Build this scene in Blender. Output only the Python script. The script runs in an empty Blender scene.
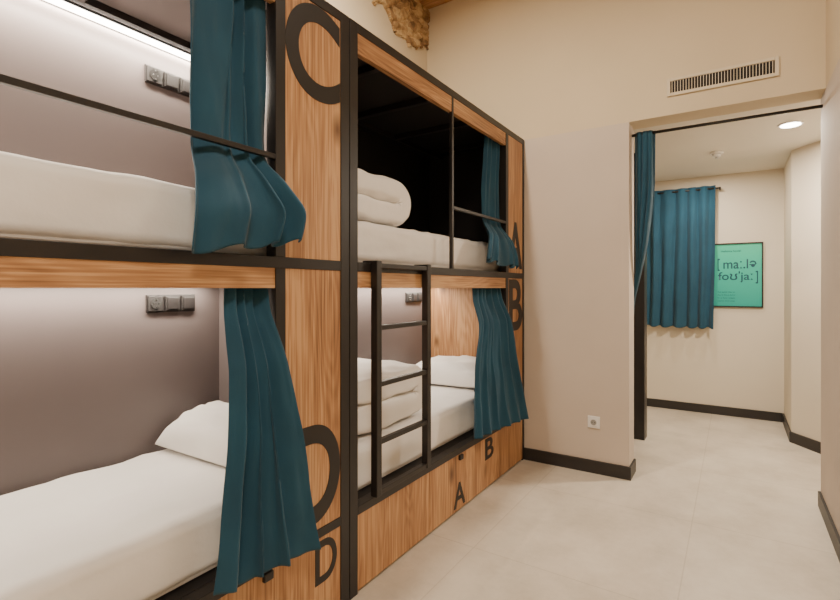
import bpy, bmesh, math, random
from mathutils import Vector, noise, Matrix
random.seed(7)
scene = bpy.context.scene
COL = scene.collection

# ------------------------------------------------------------ materials
def new_mat(name):
    m = bpy.data.materials.new(name); m.use_nodes = True
    nt = m.node_tree; b = nt.nodes["Principled BSDF"]
    return m, nt, b
def N(nt, t, **kw):
    n = nt.nodes.new(t)
    for k, v in kw.items():
        if k in n.inputs: n.inputs[k].default_value = v
        else: setattr(n, k, v)
    return n
def c4(c): return (c[0], c[1], c[2], 1)
def ramp(nt, stops):
    r = nt.nodes.new('ShaderNodeValToRGB'); e = r.color_ramp.elements
    e[0].position, e[0].color = stops[0][0], c4(stops[0][1])
    e[1].position, e[1].color = stops[-1][0], c4(stops[-1][1])
    for p, c in stops[1:-1]:
        x = e.new(p); x.color = c4(c)
    return r
def mottled(name, ca, cb, scale=2.0, rough=0.8, bump=0.1, bscale=60, metallic=0, sheen=0):
    m, nt, b = new_mat(name)
    tc = N(nt, 'ShaderNodeTexCoord')
    n1 = N(nt, 'ShaderNodeTexNoise'); n1.inputs['Scale'].default_value = scale; n1.inputs['Detail'].default_value = 6
    nt.links.new(tc.outputs['Object'], n1.inputs['Vector'])
    r = ramp(nt, [(0.3, ca), (0.7, cb)])
    nt.links.new(n1.outputs['Fac'], r.inputs['Fac'])
    nt.links.new(r.outputs['Color'], b.inputs['Base Color'])
    b.inputs['Roughness'].default_value = rough
    b.inputs['Metallic'].default_value = metallic
    if sheen: b.inputs['Sheen Weight'].default_value = sheen
    if bump:
        n2 = N(nt, 'ShaderNodeTexNoise'); n2.inputs['Scale'].default_value = bscale; n2.inputs['Detail'].default_value = 4
        nt.links.new(tc.outputs['Object'], n2.inputs['Vector'])
        bp = N(nt, 'ShaderNodeBump'); bp.inputs['Strength'].default_value = bump; bp.inputs['Distance'].default_value = 0.005
        nt.links.new(n2.outputs['Fac'], bp.inputs['Height'])
        nt.links.new(bp.outputs['Normal'], b.inputs['Normal'])
    return m
def wood_mat(name, axis, dark=1.0):
    m, nt, b = new_mat(name)
    tc = N(nt, 'ShaderNodeTexCoord'); oi = N(nt, 'ShaderNodeObjectInfo')
    off = N(nt, 'ShaderNodeVectorMath', operation='SCALE'); 
    cmb = N(nt, 'ShaderNodeCombineXYZ')
    for i in range(3): nt.links.new(oi.outputs['Random'], cmb.inputs[i])
    off.inputs['Scale'].default_value = 17
    nt.links.new(cmb.outputs[0], off.inputs[0])
    add = N(nt, 'ShaderNodeVectorMath', operation='ADD')
    nt.links.new(tc.outputs['Object'], add.inputs[0]); nt.links.new(off.outputs[0], add.inputs[1])
    def mp(al, ac):
        q = N(nt, 'ShaderNodeMapping'); s = [ac]*3; s[axis] = al
        q.inputs['Scale'].default_value = s
        nt.links.new(add.outputs[0], q.inputs['Vector']); return q
    q = mp(0.9, 6.0)
    n = N(nt, 'ShaderNodeTexNoise'); n.inputs['Scale'].default_value = 1.0; n.inputs['Detail'].default_value = 1.5
    nt.links.new(q.outputs[0], n.inputs['Vector'])
    mul = N(nt, 'ShaderNodeMath', operation='MULTIPLY'); mul.inputs[1].default_value = 110
    nt.links.new(n.outputs['Fac'], mul.inputs[0])
    sn = N(nt, 'ShaderNodeMath', operation='SINE'); nt.links.new(mul.outputs[0], sn.inputs[0])
    q2 = mp(3.0, 130)
    n2 = N(nt, 'ShaderNodeTexNoise'); n2.inputs['Scale'].default_value = 1; n2.inputs['Detail'].default_value = 5
    nt.links.new(q2.outputs[0], n2.inputs['Vector'])
    q3 = mp(0.8, 6)
    n3 = N(nt, 'ShaderNodeTexNoise'); n3.inputs['Scale'].default_value = 1; n3.inputs['Detail'].default_value = 2
    nt.links.new(q3.outputs[0], n3.inputs['Vector'])
    a1 = N(nt, 'ShaderNodeMath', operation='MULTIPLY_ADD'); a1.inputs[1].default_value = 0.045
    nt.links.new(sn.outputs[0], a1.inputs[0])
    half = N(nt, 'ShaderNodeMath', operation='MULTIPLY_ADD'); half.inputs[1].default_value = 0.65; half.inputs[2].default_value = 0.17
    nt.links.new(n3.outputs['Fac'], half.inputs[0]); nt.links.new(half.outputs[0], a1.inputs[2])
    a2 = N(nt, 'ShaderNodeMath', operation='MULTIPLY_ADD'); a2.inputs[1].default_value = 0.78
    nt.links.new(n2.outputs['Fac'], a2.inputs[0]); nt.links.new(a1.outputs[0], a2.inputs[2])
    d = dark
    r = ramp(nt, [(0.62, (0.17*d, 0.074*d, 0.029*d)), (0.81, (0.36*d, 0.174*d, 0.073*d)), (0.93, (0.46*d, 0.240*d, 0.107*d)), (1.08, (0.56*d, 0.320*d, 0.155*d))])
    nt.links.new(a2.outputs[0], r.inputs['Fac'])
    q4 = mp(2.0, 4.2)
    v = N(nt, 'ShaderNodeTexVoronoi'); v.inputs['Scale'].default_value = 1.0
    nt.links.new(q4.outputs[0], v.inputs['Vector'])
    kr = ramp(nt, [(0.04, (0.20, 0.14, 0.10)), (0.16, (1, 1, 1))])
    nt.links.new(v.outputs['Distance'], kr.inputs['Fac'])
    mx = N(nt, 'ShaderNodeMix', data_type='RGBA', blend_type='MULTIPLY'); mx.inputs[0].default_value = 0.9
    nt.links.new(r.outputs['Color'], mx.inputs[6]); nt.links.new(kr.outputs['Color'], mx.inputs[7])
    nt.links.new(mx.outputs[2], b.inputs['Base Color'])
    b.inputs['Roughness'].default_value = 0.5
    bp = N(nt, 'ShaderNodeBump'); bp.inputs['Strength'].default_value = 0.12; bp.inputs['Distance'].default_value = 0.003
    nt.links.new(n2.outputs['Fac'], bp.inputs['Height']); nt.links.new(bp.outputs['Normal'], b.inputs['Normal'])
    return m
def emis(name, col, s):
    m, nt, b = new_mat(name)
    b.inputs['Base Color'].default_value = c4(col)
    b.inputs['Emission Color'].default_value = c4(col)
    b.inputs['Emission Strength'].default_value = s
    return m

M_black = mottled('black_metal', (0.011, 0.009, 0.009), (0.015, 0.012, 0.012), 4, 0.42, 0.05, 200)
M_blackpanel = mottled('black_panel', (0.012, 0.010, 0.010), (0.016, 0.013, 0.013), 3, 0.6, 0)
M_letter = mottled('black_vinyl', (0.012, 0.010, 0.010), (0.016, 0.013, 0.013), 5, 0.5, 0)
M_grey = mottled('mauve_laminate', (0.142, 0.116, 0.114), (0.160, 0.131, 0.128), 1.5, 0.40, 0.02, 300)
M_woodV = wood_mat('oak_vertical', 2)
M_woodH = wood_mat('oak_horizontal', 1)
M_beam = wood_mat('old_beam_wood', 0, 1.1)
M_upper = mottled('cream_plaster', (0.61, 0.505, 0.355), (0.665, 0.555, 0.395), 1.3, 0.9, 0.12, 25)
M_lower = mottled('beige_plaster', (0.55, 0.465, 0.390), (0.605, 0.515, 0.435), 1.6, 0.85, 0.12, 25)
M_vest = mottled('vestibule_plaster', (0.67, 0.595, 0.48), (0.71, 0.635, 0.515), 1.3, 0.9, 0.1, 25)
M_ceil = mottled('ceiling_paint', (0.71, 0.665, 0.59), (0.74, 0.695, 0.62), 1.0, 0.9, 0.05, 30)
M_base = mottled('dark_skirting', (0.020, 0.017, 0.016), (0.027, 0.023, 0.022), 3, 0.45, 0)
M_sheet = mottled('white_cotton', (0.80, 0.765, 0.73), (0.85, 0.82, 0.79), 3, 0.9, 0.4, 18, sheen=0.2)
M_white = mottled('white_plastic', (0.78, 0.76, 0.73), (0.80, 0.78, 0.75), 3, 0.35, 0)
M_cream = mottled('vent_enamel', (0.64, 0.55, 0.41), (0.66, 0.57, 0.43), 3, 0.5, 0)
M_dark = mottled('dark_void', (0.01, 0.01, 0.01), (0.015, 0.013, 0.012), 3, 0.9, 0)
M_led = emis('led_diffuser', (1.0, 0.92, 0.80), 20)
M_lamp = emis('downlight_diffuser', (1.0, 0.94, 0.85), 18)
M_steel = mottled('brushed_steel', (0.5, 0.5, 0.5), (0.6, 0.6, 0.6), 3, 0.3, 0, metallic=1)
M_teal = mottled('teal_fabric', (0.004, 0.048, 0.088), (0.007, 0.065, 0.115), 5, 0.85, 0.25, 400, sheen=0.12)

def floor_mat():
    m, nt, b = new_mat('concrete_tile')
    tc = N(nt, 'ShaderNodeTexCoord')
    n1 = N(nt, 'ShaderNodeTexNoise'); n1.inputs['Scale'].default_value = 2.4; n1.inputs['Detail'].default_value = 12; n1.inputs['Roughness'].default_value = 0.7
    nt.links.new(tc.outputs['Object'], n1.inputs['Vector'])
    r = ramp(nt, [(0.3, (0.46, 0.395, 0.315)), (0.5, (0.575, 0.505, 0.415)), (0.70, (0.67, 0.60, 0.50))])
    nt.links.new(n1.outputs['Fac'], r.inputs['Fac'])
    br = N(nt, 'ShaderNodeTexBrick'); br.offset = 0.0
    br.inputs['Scale'].default_value = 1.0; br.inputs['Brick Width'].default_value = 0.9; br.inputs['Row Height'].default_value = 0.9
    br.inputs['Mortar Size'].default_value = 0.003; br.inputs['Mortar Smooth'].default_value = 0.2
    br.inputs['Color1'].default_value = (1, 1, 1, 1); br.inputs['Color2'].default_value = (0.96, 0.96, 0.96, 1); br.inputs['Mortar'].default_value = (0.82, 0.80, 0.78, 1)
    nt.links.new(tc.outputs['Object'], br.inputs['Vector'])
    mx = N(nt, 'ShaderNodeMix', data_type='RGBA', blend_type='MULTIPLY'); mx.inputs[0].default_value = 1
    nt.links.new(r.outputs['Color'], mx.inputs[6]); nt.links.new(br.outputs['Color'], mx.inputs[7])
    nt.links.new(mx.outputs[2], b.inputs['Base Color'])
    b.inputs['Roughness'].default_value = 0.40
    bp = N(nt, 'ShaderNodeBump'); bp.inputs['Strength'].default_value = 0.08; bp.inputs['Distance'].default_value = 0.004
    nt.links.new(n1.outputs['Fac'], bp.inputs['Height']); nt.links.new(bp.outputs['Normal'], b.inputs['Normal'])
    return m
M_floor = floor_mat()

# ------------------------------------------------------------ helpers
def empty(name, loc=(0, 0, 0)):
    o = bpy.data.objects.new(name, None); o.location = loc; o.empty_display_size = 0.1
    COL.objects.link(o); return o
def add_obj(name, me, mat=None, parent=None, loc=None):
    o = bpy.data.objects.new(name, me)
    if mat: me.materials.append(mat)
    COL.objects.link(o)
    if loc is not None: o.location = loc
    if parent: 
        o.parent = parent
        o.matrix_parent_inverse = Matrix.Translation(-Vector(parent.location))
    return o
def smooth(me):
    for p in me.polygons: p.use_smooth = True
def box(name, x0, x1, y0, y1, z0, z1, mat, parent=None, bev=0.0):
    c = Vector(((x0+x1)/2, (y0+y1)/2, (z0+z1)/2))
    bm = bmesh.new(); bmesh.ops.create_cube(bm, size=1)
    for v in bm.verts:
        v.co = Vector((v.co.x*abs(x1-x0), v.co.y*abs(y1-y0), v.co.z*abs(z1-z0)))
    if bev: bmesh.ops.bevel(bm, geom=bm.edges[:], offset=bev, segments=2, affect='EDGES', profile=0.5)
    me = bpy.data.meshes.new(name); bm.to_mesh(me); bm.free()
    return add_obj(name, me, mat, parent, c)
def cyl(name, p0, p1, r, mat, parent=None, seg=16):
    p0 = Vector(p0); p1 = Vector(p1); d = p1-p0
    bm = bmesh.new(); bmesh.ops.create_cone(bm, cap_ends=True, segments=seg, radius1=r, radius2=r, depth=d.length)
    bmesh.ops.rotate(bm, verts=bm.verts, matrix=d.to_track_quat('Z', 'Y').to_matrix())
    me = bpy.data.meshes.new(name); bm.to_mesh(me); bm.free()
    for p in me.polygons: p.use_smooth = len(p.vertices) == 4
    return add_obj(name, me, mat, parent, (p0+p1)/2)
def text_mesh(s, offset=0.0, extrude=0.0):
    cu = bpy.data.curves.new('t', 'FONT'); cu.body = s; cu.offset = offset; cu.extrude = extrude; cu.resolution_u = 16
    o = bpy.data.objects.new('t', cu); COL.objects.link(o)
    bpy.context.view_layer.update()
    dg = bpy.context.evaluated_depsgraph_get()
    me = bpy.data.meshes.new_from_object(o.evaluated_get(dg))
    bpy.data.objects.remove(o); return me
def letter(name, ch, y0, y1, z0, z1, x, parent, off=0.016):
    me = text_mesh(ch, off, 0.01)
    xs = [v.co.x for v in me.vertices]; ys = [v.co.y for v in me.vertices]
    a, b_, c, d = min(xs), max(xs), min(ys), max(ys)
    cy, cz = (y0+y1)/2, (z0+z1)/2
    for v in me.vertices:
        yy = y0+(v.co.x-a)/(b_-a)*(y1-y0)-cy; zz = z0+(v.co.y-c)/(d-c)*(z1-z0)-cz
        xx = 0.001 if v.co.z > 0 else -0.001
        v.co = Vector((xx, yy, zz))
    me.materials.clear()
    return add_obj(name, me, M_letter, parent, (x, cy, cz))
def interp(keys, z):
    for i in range(len(keys)-1):
        a, b = keys[i], keys[i+1]
        if a[0] >= z >= b[0]:
            f = (a[0]-z)/(a[0]-b[0])
            return [a[k]+(b[k]-a[k])*f for k in range(len(a))]
    return list(keys[-1])
def curtain(name, keys, folds, mat, along='Y', hem=(0, 0), nu=200, nv=100, seed=0.0, irr=1.0, parent=None):
    """keys: (z, a, b, off, amp) a..b extents along axis; off = position on the other axis"""
    zt, zb = keys[0][0], keys[-1][0]
    prof = [interp(keys, zt+(zb-zt)*j/nv) for j in range(nv+1)]
    for _ in range(10):
        prof = [prof[0]]+[[(prof[j-1][k]+prof[j][k]*2+prof[j+1][k])/4 for k in range(5)] for j in range(1, nv)]+[prof[-1]]
    H = zt-zb
    vs = []
    for j in range(nv+1):
        t = j/nv
        z, a, b, off, amp = prof[j]
        for i in range(nu+1):
            s = i/nu
            warp = noise.noise(Vector((s*2.2+seed*13, t*H*0.9, seed*5)))*3.0*irr
            ph = 2*math.pi*folds*s + 1.2*irr*math.sin(2*math.pi*(s*1.1+seed)) + warp
            w = math.sin(ph)
            dep = 0.75+0.65*noise.noise(Vector((s*folds*0.9+seed*7, t*H*1.5, 3.1+seed)))*irr
            w2 = 0.22*math.sin(ph*2.0+1.7*seed+t*3.0)
            wr = noise.noise(Vector((s*6+seed*10, t*H*4, seed)))*0.30*irr+noise.noise(Vector((s*14+seed*3, t*H*10, seed)))*0.10*irr
            dd = amp*(w*dep+w2*min(1, t*2+.2)+wr)
            lat = 0.45*amp*math.sin(ph+1.3)
            p = a+(b-a)*s+lat*math.sin(math.pi*s)
            zz = z+(hem[0]*(1-s)+hem[1]*s)*(t**3) + 0.010*w*t**6
            vs.append((off+dd, p, zz) if along == 'Y' else (p, off+dd, zz))
    cx = sum(v[0] for v in vs)/len(vs); cy = sum(v[1] for v in vs)/len(vs); cz = (zt+zb)/2
    c = Vector((cx, cy, cz))
    vs = [tuple(Vector(v)-c) for v in vs]
    fs = []
    for j in range(nv):
        for i in range(nu):
            k = j*(nu+1)+i
            fs.append((k, k+1, k+nu+2, k+nu+1))
    me = bpy.data.meshes.new(name); me.from_pydata(vs, [], fs); smooth(me)
    o = add_obj(name, me, mat, parent, c)
    so = o.modifiers.new('solid', 'SOLIDIFY'); so.thickness = 0.004
    return o
def round_box(name, x0, x1, y0, y1, z0, z1, r, mat, cuts=40, wr=0.004, seed=0, parent=None):
    bm = bmesh.new(); bmesh.ops.create_cube(bm, size=2)
    bmesh.ops.subdivide_edges(bm, edges=bm.edges[:], cuts=cuts, use_grid_fill=True)
    h = Vector(((x1-x0)/2, (y1-y0)/2, (z1-z0)/2))
    def rm(c): return math.copysign(1-(1-abs(c))**1.4, c)
    for v in bm.verts:
        p = Vector((rm(v.co.x)*h.x, rm(v.co.y)*h.y, rm(v.co.z)*h.z))
        q = Vector([max(-(h[i]-r), min(h[i]-r, p[i])) for i in range(3)])
        d = p-q
        if d.length > 1e-6:
            n = d.normalized(); p = q+n*r
        else: n = Vector((0, 0, 0))
        w = Vector((p.x*3+seed, p.y*3+seed*2, p.z*6))
        dv = noise.noise(w)*wr*0.5 + noise.noise(w*3.1)*wr*0.4
        ridge = abs(noise.noise(Vector((p.x*2.0+p.y*2.4+seed, p.y*2.6-p.x*2.5, seed+3))))
        dv += (0.12-ridge)*wr*5 if ridge < 0.12 else 0
        if p.z > -h.z+0.01: p = p+n*(dv-wr*0.6)
        v.co = p
    bmesh.ops.recalc_face_normals(bm, faces=bm.faces)
    me = bpy.data.meshes.new(name); bm.to_mesh(me); bm.free(); smooth(me)
    return add_obj(name, me, mat, parent, ((x0+x1)/2, (y0+y1)/2, (z0+z1)/2))
def pillow(name, cx, cy, z, hx, hy, h, rotz=0, tilt=0, seed=0):
    n = 36; bm = bmesh.new(); rows = {}
    def pt(u, v, side):
        e = max(0, (1-abs(u)**3.0)*(1-abs(v)**3.0))
        th = e**0.45
        x = u*hx*(1-0.07*(1-v*v)*abs(u)**4); y = v*hy*(1-0.07*(1-u*u)*abs(v)**4)
        w = noise.noise(Vector((u*2.2+seed, v*2.2, seed)))*0.16+noise.noise(Vector((u*5+seed, v*5, seed)))*0.08
        zz = (h*th*(0.78+w)) if side > 0 else -h*0.22*th
        return Vector((x, y, zz))
    for side in (1, -1):
        for i in range(n+1):
            for j in range(n+1):
                u = math.sin((i/n*2-1)*math.pi/2); v = math.sin((j/n*2-1)*math.pi/2)
                rows[(side, i, j)] = bm.verts.new(pt(u, v, side))
        for i in range(n):
            for j in range(n):
                f = [rows[(side, i, j)], rows[(side, i+1, j)], rows[(side, i+1, j+1)], rows[(side, i, j+1)]]
                bm.faces.new(f if side > 0 else f[::-1])
    bmesh.ops.remove_doubles(bm, verts=bm.verts, dist=1e-5)
    bmesh.ops.rotate(bm, verts=bm.verts, matrix=Matrix.Rotation(tilt, 3, 'X'))
    bmesh.ops.rotate(bm, verts=bm.verts, matrix=Matrix.Rotation(rotz, 3, 'Z'))
    mn = min(v.co.z for v in bm.verts)
    me = bpy.data.meshes.new(name); bm.to_mesh(me); bm.free(); smooth(me)
    return add_obj(name, me, M_sheet, None, (cx, cy, z-mn))
def duvet(name, xc, y0, y1, z0, th, hw, seed=0):
    lay = th; pts = []
    r = lay*0.5
    ya, yb = y0+r, y1
    for k in range(12): pts.append((ya+(yb-lay-ya)*k/12, z0+lay*0.5))
    for k in range(17):
        a = -math.pi/2+math.pi*k/16
        pts.append((yb-lay+math.cos(a)*lay*0.5, z0+lay+math.sin(a)*lay*0.5))
    for k in range(1, 13): pts.append((yb-lay-(yb-lay-ya)*k/12, z0+lay*1.5))
    m = 72; vs = []; fs = []
    P = [Vector((0, p[0], p[1])) for p in pts]
    nP = len(P)
    for i, p in enumerate(P):
        t = (P[min(i+1, nP-1)]-P[max(i-1, 0)]).normalized()
        nrm = Vector((0, -t.z, t.y))
        e = min(i, nP-1-i); cap = min(1, 0.55+0.45*math.sqrt(min(1, e/2.0)))
        for k in range(m):
            a = 2*math.pi*k/m
            ca, sa = math.cos(a), math.sin(a)
            ex = math.copysign(abs(ca)**0.3, ca); ez = math.copysign(abs(sa)**0.42, sa)
            w = 1+0.22*noise.noise(Vector((ex*2.2+seed, i*0.22, ez*1.5)))+0.15*noise.noise(Vector((ex*6+seed, i*0.45, ez*2)))
            q = p+Vector((1, 0, 0))*ex*hw*(0.94+0.06*w)*(0.93+0.07*cap)+nrm*ez*lay*0.56*cap*w
            q.z = max(q.z, z0)
            vs.append(q)
    for i in range(nP-1):
        for k in range(m):
            a = i*m+k; b = i*m+(k+1) % m
            fs.append((a, b, b+m, a+m))
    fs.append(tuple(range(m))[::-1]); fs.append(tuple((nP-1)*m+k for k in range(m)))
    c = Vector((0, (y0+y1)/2, z0))
    me = bpy.data.meshes.new(name); me.from_pydata([tuple(v-c) for v in vs], [], fs); smooth(me)
    o = add_obj(name, me, M_sheet, None, (xc, c.y, c.z))
    s = o.modifiers.new('sub', 'SUBSURF'); s.levels = 1; s.render_levels = 1
    return o
def prism(name, poly, z0, z1, mat, parent=None):
    cx = sum(p[0] for p in poly)/len(poly); cy = sum(p[1] for p in poly)/len(poly)
    n = len(poly)
    vs = [(p[0]-cx, p[1]-cy, z0) for p in poly]+[(p[0]-cx, p[1]-cy, z1) for p in poly]
    fs = [tuple(range(n))[::-1], tuple(range(n, 2*n))]+[(i, (i+1) % n, n+(i+1) % n, n+i) for i in range(n)]
    me = bpy.data.meshes.new(name); me.from_pydata(vs, [], fs)
    bm = bmesh.new(); bm.from_mesh(me); bmesh.ops.recalc_face_normals(bm, faces=bm.faces); bm.to_mesh(me); bm.free()
    return add_obj(name, me, mat, parent, (cx, cy, 0))
def area(name, loc, sx, sy, power, col, rot=(0, 0, 0)):
    l = bpy.data.lights.new(name, 'AREA'); l.shape = 'RECTANGLE'; l.size = sx; l.size_y = sy
    l.energy = power; l.color = col
    o = bpy.data.objects.new(name, l); o.location = loc; o.rotation_euler = rot; COL.objects.link(o); return o

# ------------------------------------------------------------ room shell
YW, YB = 3.55, 3.74
XL, XJ, XR = -2.22, -0.604, 0.43
HC = 3.85; ZH = 2.426
box('floor', -2.4, 2.0, -1.7, 6.1, -0.1, 0, M_floor)
box('wall_left', XL-0.15, XL, -1.65, YB, 0, HC, M_upper)
box('wall_back', XL, XJ, YW, YB, 0, ZH, M_lower)
box('wall_back_upper', XL, 1.9, YW, YB, ZH, HC, M_upper)
box('wall_right', XR, 1.9, 2.4, YB, 0, ZH, M_lower)
box('wall_right_upper', XR, 1.9, 2.4, YW, ZH, HC, M_upper)
box('wall_right_side', 1.9, 2.0, -1.65, YB, 0, HC, M_upper)
box('wall_front', XL, 1.9, -1.75, -1.65, 0, HC, M_upper)
box('ceiling', XL-0.15, 2.0, -1.75, YB, HC, HC+0.1, M_ceil)
VZ = 2.46; VY = 5.88
box('wall_vestibule_back', -1.7, 0.5, VY, VY+0.12, 0, VZ, M_vest)
prism('wall_vestibule_right', [(0.40, VY), (0.40, 5.16), (0.588, 4.90), (1.15, 4.12), (1.15, YB), (1.3, YB), (1.3, VY)], 0, VZ, M_vest)
box('wall_vestibule_left', -1.82, -1.7, YB, VY+0.12, 0, VZ, M_vest)
box('wall_partition', -1.7, -0.76, 4.55, 4.65, 0, VZ, M_vest)
box('ceiling_vestibule', -1.82, 1.3, YB, VY+0.12, VZ, VZ+0.1, M_ceil)
box('door_frame_1', -0.76, -0.648, 4.53, 4.67, 0, VZ, M_black)
BH = 0.088
box('baseboard_back', -1.344, XJ, YW-0.014, YW, 0, BH, M_base)
box('baseboard_corner', XJ, XJ+0.014, YW-0.014, YB, 0, BH, M_base)
box('baseboard_right', XR-0.014, XR, 2.4, YB, 0, BH, M_base)
box('baseboard_vestibule_back', -1.7, 0.386, VY-0.014, VY, 0, BH, M_base)
prism('baseboard_vestibule_right', [(0.40, VY-0.014), (0.40, 5.16), (0.588, 4.90), (1.15, 4.12), (1.138, 4.105), (0.575, 4.892), (0.386, 5.155), (0.386, VY-0.014)], 0, BH, M_base)
for i, y in enumerate([3.46, 2.55, 1.65, 0.75, -0.15, -1.05]):
    box('trim_beam_%d' % (i+1), XL, 1.9, y-0.09, y+0.09 , 3.68, HC, M_beam, None, 0.012)

# exposed rubble masonry patch on the left wall
def masonry():
    n = 120; Y0, Y1, Z0, Z1 = 2.50, 3.549, 3.05, 3.849
    idx = {}; vs = []; fs = []
    def inside(y, z):
        low = 3.315+0.045*math.sin((y-2.7)*9.0)+0.07*noise.noise(Vector((y*7, 1, 2)))+0.03*noise.noise(Vector((y*25, 5, 2)))-0.10*(y-3.1)
        left = 2.78+0.06*noise.noise(Vector((z*7, 4, 1)))+0.03*noise.noise(Vector((z*23, 4, 7)))
        return z > low and y > left
    for i in range(n+1):
        for j in range(n+1):
            y = Y0+(Y1-Y0)*i/n; z = Z0+(Z1-Z0)*j/n
            if not inside(y, z): continue
            q = Vector((0.3, y*9+noise.noise(Vector((y*6, z*6, 0)))*0.6, z*14+noise.noise(Vector((y*6, z*6, 9)))*0.6))
            ds, ps = noise.voronoi(q)
            edge = min(1, (ds[1]-ds[0])*3.5)
            hh = 0.006+0.030*math.sqrt(edge)*(0.6+0.4*noise.noise(ps[0]*3.7))+0.006*noise.noise(Vector((y*40, z*40, 0)))
            ins = all(inside(y+a, z+b) for a, b in ((-.012, 0), (.012, 0), (0, -.012), (0, .012)) if y+a < Y1)
            if not ins: hh = -0.004
            idx[(i, j)] = len(vs); vs.append((hh, y-3.2, z-3.5))
    for i in range(n):
        for j in range(n):
            k = [(i, j), (i+1, j), (i+1, j+1), (i, j+1)]
            if all(a in idx for a in k): fs.append([idx[a] for a in k])
    me = bpy.data.meshes.new('exposed_masonry'); me.from_pydata(vs, [], fs)
    m, nt, b = new_mat('rubble_stone')
    tc = N(nt, 'ShaderNodeTexCoord')
    mp = N(nt, 'ShaderNodeMapping'); mp.inputs['Scale'].default_value = (1, 9, 14)
    nt.links.new(tc.outputs['Object'], mp.inputs[0])
    v = N(nt, 'ShaderNodeTexVoronoi'); v.inputs['Scale'].default_value = 1
    nt.links.new(mp.outputs[0], v.inputs['Vector'])
    sp = N(nt, 'ShaderNodeSeparateColor'); nt.links.new(v.outputs['Color'], sp.inputs[0])
    nn = N(nt, 'ShaderNodeTexNoise'); nn.inputs['Scale'].default_value = 22; nn.inputs['Detail'].default_value = 8
    nt.links.new(tc.outputs['Object'], nn.inputs['Vector'])
    ad = N(nt, 'ShaderNodeMath', operation='MULTIPLY_ADD'); ad.inputs[1].default_value = 0.5
    nt.links.new(sp.outputs[0], ad.inputs[0]); nt.links.new(nn.outputs['Fac'], ad.inputs[2])
    r = ramp(nt, [(0.35, (0.10, 0.055, 0.026)), (0.6, (0.30, 0.17, 0.075)), (0.85, (0.46, 0.29, 0.13)), (1.0, (0.60, 0.42, 0.22))])
    nt.links.new(ad.outputs[0], r.inputs['Fac']); nt.links.new(r.outputs['Color'], b.inputs['Base Color'])
    b.inputs['Roughness'].default_value = 0.95
    bp = N(nt, 'ShaderNodeBump'); bp.inputs['Strength'].default_value = 0.9; bp.inputs['Distance'].default_value = 0.01
    nt.links.new(nn.outputs['Fac'], bp.inputs['Height']); nt.links.new(bp.outputs['Normal'], b.inputs['Normal'])
    add_obj('exposed_masonry', me, m, None, (XL, 3.2, 3.5))
masonry()

# ------------------------------------------------------------ bunk modules
FX = -1.345   # front face
BX = -2.20
def outlet_strip(y0, y1, z):
    e = empty('power_outlet', (BX+0.02, (y0+y1)/2, z))
    box('plate', BX+0.0185, BX+0.028, y0, y1, z-0.04, z+0.04, M_black, e, 0.003)
    w = (y1-y0)/3
    for i in range(3):
        yc = y0+w*(i+0.5)
        box('frame_%d' % (i+1), BX+0.028, BX+0.036, yc-w*0.44, yc+w*0.44, z-0.034, z+0.034, M_blackpanel, e, 0.003)
        if i == 0:
            cyl('socket_ring', (BX+0.034, yc, z), (BX+0.039, yc, z), 0.024, M_dark, e, 24)
            for s in (-1, 1): cyl('pin_%d' % s, (BX+0.038, yc+s*0.009, z), (BX+0.0405, yc+s*0.009, z), 0.003, M_steel, e, 10)
            for s in (-1, 1): box('clip_%d' % s, BX+0.038, BX+0.041, yc-0.003, yc+0.003, z+s*0.018-0.003, z+s*0.018+0.003, M_steel, e)
        else:
            box('rocker_%d' % i, BX+0.036, BX+0.041, yc-w*0.34, yc+w*0.34, z-0.027, z+0.027, M_letter, e, 0.002)
    return e

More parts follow.
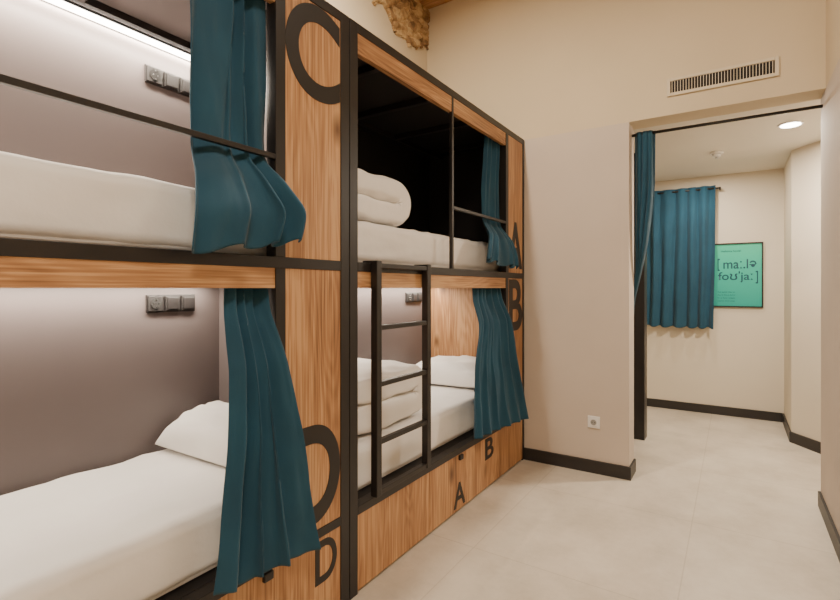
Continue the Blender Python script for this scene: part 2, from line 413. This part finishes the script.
def bunk(name, y0, y1, y_pan0, unlit_black, far):
    e = empty(name, (FX, (y0+y1)/2, 0))
    p0 = y0+0.053; p1 = y1-0.053
    if far: p1 = y1-0.035
    B = lambda n, *a, **k: box(n, *a, parent=e, **k)
    for nm, a, b in (('post_near', y0+0.002, p0), ('post_far', p1, y1-0.002)):
        B(nm, FX-0.05, FX, a, b, 0, 2.425, M_black, bev=0.002)
    tl = M_blackpanel if unlit_black else M_grey  # upper bay without LED: its darkness is put into the black panel colour
    for nm, a, b in (('side_near', y0+0.004, y0+0.03), ('side_far', y1-0.03, y1-0.004)):
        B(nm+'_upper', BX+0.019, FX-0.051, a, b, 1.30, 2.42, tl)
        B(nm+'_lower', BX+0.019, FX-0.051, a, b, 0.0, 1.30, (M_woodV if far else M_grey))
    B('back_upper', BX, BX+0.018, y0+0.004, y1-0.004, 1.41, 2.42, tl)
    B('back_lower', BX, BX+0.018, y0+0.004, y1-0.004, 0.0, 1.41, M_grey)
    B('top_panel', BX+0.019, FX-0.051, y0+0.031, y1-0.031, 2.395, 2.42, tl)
    B('top_beam', FX-0.05, FX, p0, p1, 2.385, 2.425, M_black, bev=0.002)
    for i in range(4):
        yy = p0+(p1-p0)*(i+0.6)/4
        B('top_joist_%d' % i, BX+0.16, FX-0.051, yy-0.018, yy+0.018, 2.360, 2.394, M_black)
    B('top_back_rail', BX+0.135, BX+0.16, p0, p1, 2.365, 2.394, M_black)
    B('top_fascia', FX-0.03, FX-0.004, p0, y_pan0-0.045 , 2.30, 2.385, M_woodH)
    for nm, za, zb in (('upper', 1.41, 2.385), ('lower', 0.371, 1.37)):
        B('edge_profile_'+nm, FX-0.05, FX, y_pan0-0.045, y_pan0, za, zb, M_black, bev=0.002)
        B('letter_panel_'+nm, FX-0.03, FX-0.004, y_pan0, p1, za, zb, M_woodV)
    B('mid_beam', FX-0.05, FX, p0, p1, 1.37, 1.41, M_black, bev=0.002)
    B('mid_fascia', FX-0.03, FX-0.004, p0, y_pan0-0.045, 1.30, 1.37, M_woodH)
    B('upper_deck', BX+0.019, FX-0.051, y0+0.031, y1-0.031, 1.33, 1.41, M_grey)
    B('lower_rail', FX-0.05, FX, p0, p1, 0.334, 0.371, M_black, bev=0.002)
    B('lower_deck', BX+0.019, FX-0.051, y0+0.031, y1-0.031, 0.32, 0.37, M_blackpanel)
    ym = y0+0.64
    B('drawer_front_1', FX-0.03, FX-0.004, p0, ym-0.002, 0.012, 0.334, M_woodV)
    B('drawer_front_2', FX-0.03, FX-0.004, ym+0.002, p1, 0.012, 0.334, M_woodV)
    B('plinth', FX-0.06, FX-0.035, p0, p1, 0, 0.33, M_blackpanel)
    return e
bL = bunk('bunk_bed', -0.46, 1.545, 1.202, False, False)
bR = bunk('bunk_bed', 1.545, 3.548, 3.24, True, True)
def guard(parent, ya, yb, bar=None):
    box('guard_rail', FX-0.018, FX, ya, yb, 1.75, 1.768, M_black, parent, 0.002)
    if bar is not None:
        box('guard_upright', FX-0.02, FX, bar-0.01, bar+0.01, 1.41, 2.385, M_black, parent, 0.002)
guard(bL, -0.407, 1.157)
guard(bR, 2.43, 3.195, 2.43)
letter('letter_C', 'C', 1.203, 1.489, 2.02, 2.383, FX-0.003, bL, 0.022)
letter('letter_D', 'D', 1.215, 1.489, 0.397, 0.778, FX-0.003, bL, 0.022)
letter('label_D', 'D', 1.35, 1.47, 0.155, 0.32, FX-0.003, bL)
letter('letter_A', 'A', 3.248, 3.508, 1.44, 1.78, FX-0.003, bR, 0.022)
letter('letter_B', 'B', 3.255, 3.508, 0.99, 1.362, FX-0.003, bR, 0.018)
letter('label_A', 'A', 2.445, 2.585, 0.03, 0.17, FX-0.003, bR)
letter('label_B', 'B', 2.86, 2.99, 0.19, 0.325, FX-0.003, bR)
for y, par in ((2.52, bR), (1.12, bL)):
    box('drawer_lock', FX-0.004, FX+0.012, y-0.02, y+0.02, 0.30, 0.33, M_black, par, 0.004)

lad = empty('bunk_ladder', (-1.31, 1.893, 0.39))
LX0, LX1 = -1.343, -1.308
for i, y in enumerate((1.70, 2.115)):
    box('stile_%d' % (i+1), LX0, LX1, y-0.018, y+0.018, 0.385, 1.42, M_black, lad, 0.003)
    box('hook_%d' % (i+1), -1.39, LX0, y-0.016, y+0.016, 1.411, 1.42, M_black, lad)
for i, z in enumerate((1.40, 1.125, 0.875, 0.62, 0.40)):
    box('rung_%d' % (i+1), LX0+0.004, LX1-0.004, 1.718, 2.097, z-0.012, z+0.010, M_black, lad, 0.003)

outlet_strip(1.150, 1.380, 1.23); outlet_strip(1.145, 1.375, 2.245)
outlet_strip(3.165, 3.394, 1.225)

def led(name, y0, y1, x, z, power):
    e = empty(name, (x, (y0+y1)/2, z))
    box('profile', x-0.012, x+0.012, y0, y1, z, z+0.012, M_steel, e)
    box('diffuser', x-0.009, x+0.009, y0+0.002, y1-0.002, z-0.004, z, M_led, e)
    area(name+'_light', (x, (y0+y1)/2, z-0.008), 0.03, (y1-y0)*0.97, power, (1.0, 0.86, 0.69))
led('led_strip_light', -0.38, 1.45, BX+0.09, 1.317, 16)
led('led_strip_light', -0.38, 1.45, BX+0.105, 2.36, 24)
led('led_strip_light', -0.38, 1.45, BX+0.034, 2.382, 16)
led('led_strip_light', 1.62, 3.49, BX+0.09, 1.317, 17)

# ------------------------------------------------------------ bedding
MX0, MX1 = -2.165, -1.42
def mattress(ya, yb, z0, z1, seed): return round_box('mattress', MX0, MX1, ya, yb, z0, z1, 0.045, M_sheet, 50, 0.009, seed)
mattress(-0.40, 1.48, 0.372, 0.588, 1); mattress(-0.40, 1.48, 1.412, 1.628, 2)
mattress(1.62, 3.49, 0.372, 0.588, 3); mattress(1.62, 3.49, 1.412, 1.618, 4)
pillow('pillow', -1.83, 1.325, 0.592, 0.32, 0.155, 0.17, 0.0, 0.22, 1)
pillow('pillow', -1.80, 3.24, 0.592, 0.33, 0.23, 0.17, 0.05, 0.06, 5)
duvet('folded_duvet', -1.80, 1.63, 2.38, 0.594, 0.140, 0.33, 1)
duvet('folded_duvet', -1.80, 1.63, 2.21, 1.624, 0.122, 0.33, 4)

# ------------------------------------------------------------ curtains
curtain('bunk_curtain', [(2.38, .87, 1.15, -1.402, .022), (1.80, .87, 1.15, -1.40, .022), (1.72, .86, 1.15, -1.385, .018), (1.64, .825, 1.17, -1.31, .026), (1.52, .79, 1.22, -1.262, .036), (1.40, .785, 1.20, -1.275, .030)], 3.3, M_teal, hem=(0, .06), seed=.3, irr=1.15)
curtain('bunk_curtain', [(1.325, 1.0, 1.15, -1.402, .020), (1.22, .985, 1.15, -1.385, .020), (1.05, .955, 1.165, -1.31, .028), (.80, .92, 1.205, -1.285, .034), (.38, .86, 1.27, -1.265, .036)], 3.3, M_teal, hem=(.03, -.02), seed=.55)
curtain('bunk_curtain', [(1.325, 2.80, 3.19, -1.402, .018), (1.22, 2.77, 3.19, -1.385, .018), (1.08, 2.70, 3.17, -1.31, .022), (.85, 2.61, 3.20, -1.30, .028), (.38, 2.52, 3.34, -1.265, .036)], 5.5, M_teal, hem=(.05, -.02), seed=.8)
curtain('bunk_curtain', [(2.38, 3.0, 3.19, -1.402, .018), (1.80, 2.92, 3.19, -1.40, .018), (1.72, 2.90, 3.19, -1.385, .016), (1.62, 2.82, 3.20, -1.30, .022), (1.52, 2.76, 3.24, -1.285, .026), (1.44, 2.74, 3.26, -1.285, .026)], 3.5, M_teal, hem=(.03, 0), seed=.1)
rod = cyl('curtain_rod', (XJ+0.001, 3.66, 2.36), (XR-0.001, 3.66, 2.36), 0.010, M_black)
curtain('doorway_curtain', [(2.375, -.585, -.455, 3.66, .022), (1.95, -.585, -.46, 3.665, .024), (1.6, -.588, -.505, 3.68, .022), (1.42, -.59, -.55, 3.72, .015), (1.30, -.61, -.585, 3.785, .010), (1.2, -.67, -.61, 3.81, .015), (0.9, -.76, -.63, 3.82, .02), (0.12, -.78, -.64, 3.82, .02)], 3.5, M_teal, along='X', seed=.4, irr=.6)
ec = empty('eyelet_curtain', (-0.48, 5.80, 1.6))
curtain('drape', [(2.345, -.81, -.165, 5.80, .022), (1.6, -.81, -.17, 5.80, .024), (.89, -.805, -.185, 5.80, .026)], 5.5, M_teal, along='X', seed=.2, parent=ec, irr=.7)
cyl('rod', (-0.86, 5.80, 2.315), (-0.12, 5.80, 2.315), 0.009, M_black, ec)
for x in (-0.84, -0.13): box('rod_bracket', x-0.008, x+0.008, 5.80, VY, 2.305, 2.325, M_black, ec)

# ------------------------------------------------------------ poster
po = empty('framed_poster', (0.02, VY-0.012, 1.43))
PX0, PX1, PZ0, PZ1 = -0.20, 0.235, 1.105, 1.755
def poster_mat():
    m, nt, b = new_mat('poster_print')
    tc = N(nt, 'ShaderNodeTexCoord'); sp = N(nt, 'ShaderNodeSeparateXYZ')
    nt.links.new(tc.outputs['Generated'], sp.inputs[0])
    r = ramp(nt, [(0.0, (0.015, 0.36, 0.30)), (0.6, (0.02, 0.46, 0.34)), (1.0, (0.04, 0.54, 0.34))])
    nt.links.new(sp.outputs[2], r.inputs['Fac']); nt.links.new(r.outputs['Color'], b.inputs['Base Color'])
    b.inputs['Roughness'].default_value = 0.35; return m
box('print', PX0+0.012, PX1-0.012, VY-0.012, VY-0.004, PZ0+0.012, PZ1-0.012, poster_mat(), po)
for nm, a in (('frame_left', (PX0, PX0+0.013, PZ0, PZ1)), ('frame_right', (PX1-0.013, PX1, PZ0, PZ1)), ('frame_bottom', (PX0+.013, PX1-.013, PZ0, PZ0+0.013)), ('frame_top', (PX0+.013, PX1-.013, PZ1-0.013, PZ1))):
    box(nm, a[0], a[1], VY-0.022, VY, a[2], a[3], M_black, po)
M_print = mottled('poster_ink', (0.005, 0.05, 0.08), (0.008, 0.06, 0.10), 5, 0.5, 0)
def ptext(nm, s, x0, x1, z0, z1, off=0.0, mat=None):
    me = text_mesh(s, off, 0.0)
    xs = [v.co.x for v in me.vertices]; ys = [v.co.y for v in me.vertices]
    a, b_, c, d = min(xs), max(xs), min(ys), max(ys)
    for v in me.vertices:
        v.co = Vector(((v.co.x-a)/(b_-a)*(x1-x0), 0, (v.co.y-c)/(d-c)*(z1-z0)))
    me.materials.clear()
    add_obj(nm, me, mat or M_print, po, (x0, VY-0.0135, z0))
ptext('bracket_open', '[', -0.150, -0.130, 1.475, 1.60, 0.010)
ptext('word_1', 'ma\u02D0.l\u0259', -0.100, 0.180, 1.495, 1.59, 0.010)
ptext('word_2', 'fo\u028A\u02C8ja\u02D0', -0.145, 0.150, 1.355, 1.470, 0.010)
ptext('bracket_close', ']', 0.172, 0.192, 1.345, 1.470, 0.010)
ptext('caption', 'mallorca hostel', -0.12, 0.05, 1.665, 1.685)
for i in range(4): ptext('small_text_%d' % i, ['the quick way to', 'say it like a local', 'in a few steps', 'come and stay'][i], -0.15, 0.0, 1.25-i*0.03, 1.265-i*0.03)

# ------------------------------------------------------------ wall fittings
ve = empty('air_vent_grille', (-0.078, YW, 2.60))
vx0, vx1, vz0, vz1 = -0.373, 0.217, 2.545, 2.66
box('backing', vx0+0.01, vx1-0.01, YW-0.004, YW, vz0+0.01, vz1-0.01, M_dark, ve)
for nm, a in (('rim_left', (vx0, vx0+0.02, vz0, vz1)), ('rim_right', (vx1-0.02, vx1, vz0, vz1)), ('rim_bottom', (vx0+.02, vx1-.02, vz0, vz0+0.02)), ('rim_top', (vx0+.02, vx1-.02, vz1-0.02, vz1))):
    box(nm, a[0], a[1], YW-0.012, YW, a[2], a[3], M_cream, ve, 0.002)
for i in range(34):
    x = vx0+0.03+i*(vx1-vx0-0.06)/33
    box('blade_%02d' % i, x-0.0018, x+0.0018, YW-0.008, YW-0.004, vz0+0.018, vz1-0.018, M_cream, ve)
so = empty('wall_socket', (-0.834, YW, 0.357))
box('plate', -0.876, -0.792, YW-0.010, YW, 0.315, 0.399, M_white, so, 0.004)
box('inner_frame', -0.862, -0.806, YW-0.014, YW-0.010, 0.329, 0.385, M_white, so, 0.002)
cyl('recess', (-0.834, YW-0.0155, 0.357), (-0.834, YW-0.013, 0.357), 0.02, mottled('socket_grey', (.3, .29, .27), (.33, .32, .3), 4, .5, 0), so, 24)
for s in (-1, 1): cyl('pin_%d' % s, (-0.834+s*0.009, YW-0.017, 0.357), (-0.834+s*0.009, YW-0.015, 0.357), 0.003, M_dark, so, 8)
dl = empty('recessed_downlight', (0.33, 4.32, VZ))
cyl('trim_ring', (0.33, 4.32, VZ-0.008), (0.33, 4.32, VZ), 0.075, M_white, dl, 40)
cyl('diffuser', (0.33, 4.32, VZ-0.011), (0.33, 4.32, VZ-0.008), 0.06, M_lamp, dl, 40)
sd = empty('smoke_detector', (-0.13, 4.87, VZ))
cyl('base', (-0.13, 4.87, VZ-0.018), (-0.13, 4.87, VZ), 0.05, M_white, sd, 32)
cyl('chamber', (-0.13, 4.87, VZ-0.04), (-0.13, 4.87, VZ-0.018), 0.032, M_white, sd, 32)
cyl('sensor', (-0.13, 4.87, VZ-0.055), (-0.13, 4.87, VZ-0.04), 0.014, M_steel, sd, 16)

# ------------------------------------------------------------ lights
def disk(name, loc, size, power, col, rot=(0, 0, 0)):
    l = bpy.data.lights.new(name, 'AREA'); l.shape = 'DISK'; l.size = size; l.energy = power; l.color = col
    o = bpy.data.objects.new(name, l); o.location = loc; o.rotation_euler = rot; COL.objects.link(o); return o
disk('vestibule_downlight_a', (0.33, 4.32, VZ-0.015), 0.11, 46, (1.0, 0.88, 0.72))
disk('vestibule_fill_light', (-0.3, 5.3, VZ-0.015), 0.11, 15, (1.0, 0.88, 0.72))  # added fill without a fixture, evens the light on the vestibule back wall
disk('room_spot_light', (-1.45, 1.8, 3.62), 0.12, 72, (1.0, 0.86, 0.68))
area('room_ceiling_light_a', (0.1, 1.9, 3.6), 0.5, 0.5, 16, (1.0, 0.86, 0.68))
area('room_ceiling_light_b', (0.5, -0.3, 3.6), 0.6, 0.6, 76, (1.0, 0.88, 0.73))
w = bpy.data.worlds.new('World'); scene.world = w; w.use_nodes = True
w.node_tree.nodes['Background'].inputs[0].default_value = (0.9, 0.88, 0.85, 1)
w.node_tree.nodes['Background'].inputs[1].default_value = 0.15

# ------------------------------------------------------------ camera
cam = bpy.data.cameras.new('camera'); co = bpy.data.objects.new('camera', cam); COL.objects.link(co)
co.location = (0, 0, 1.30); co.rotation_euler = (math.radians(90), 0, math.radians(32.84))
cam.sensor_width = 36; cam.lens = 36*488/840; cam.shift_y = -12/840; cam.clip_start = 0.02
scene.camera = co
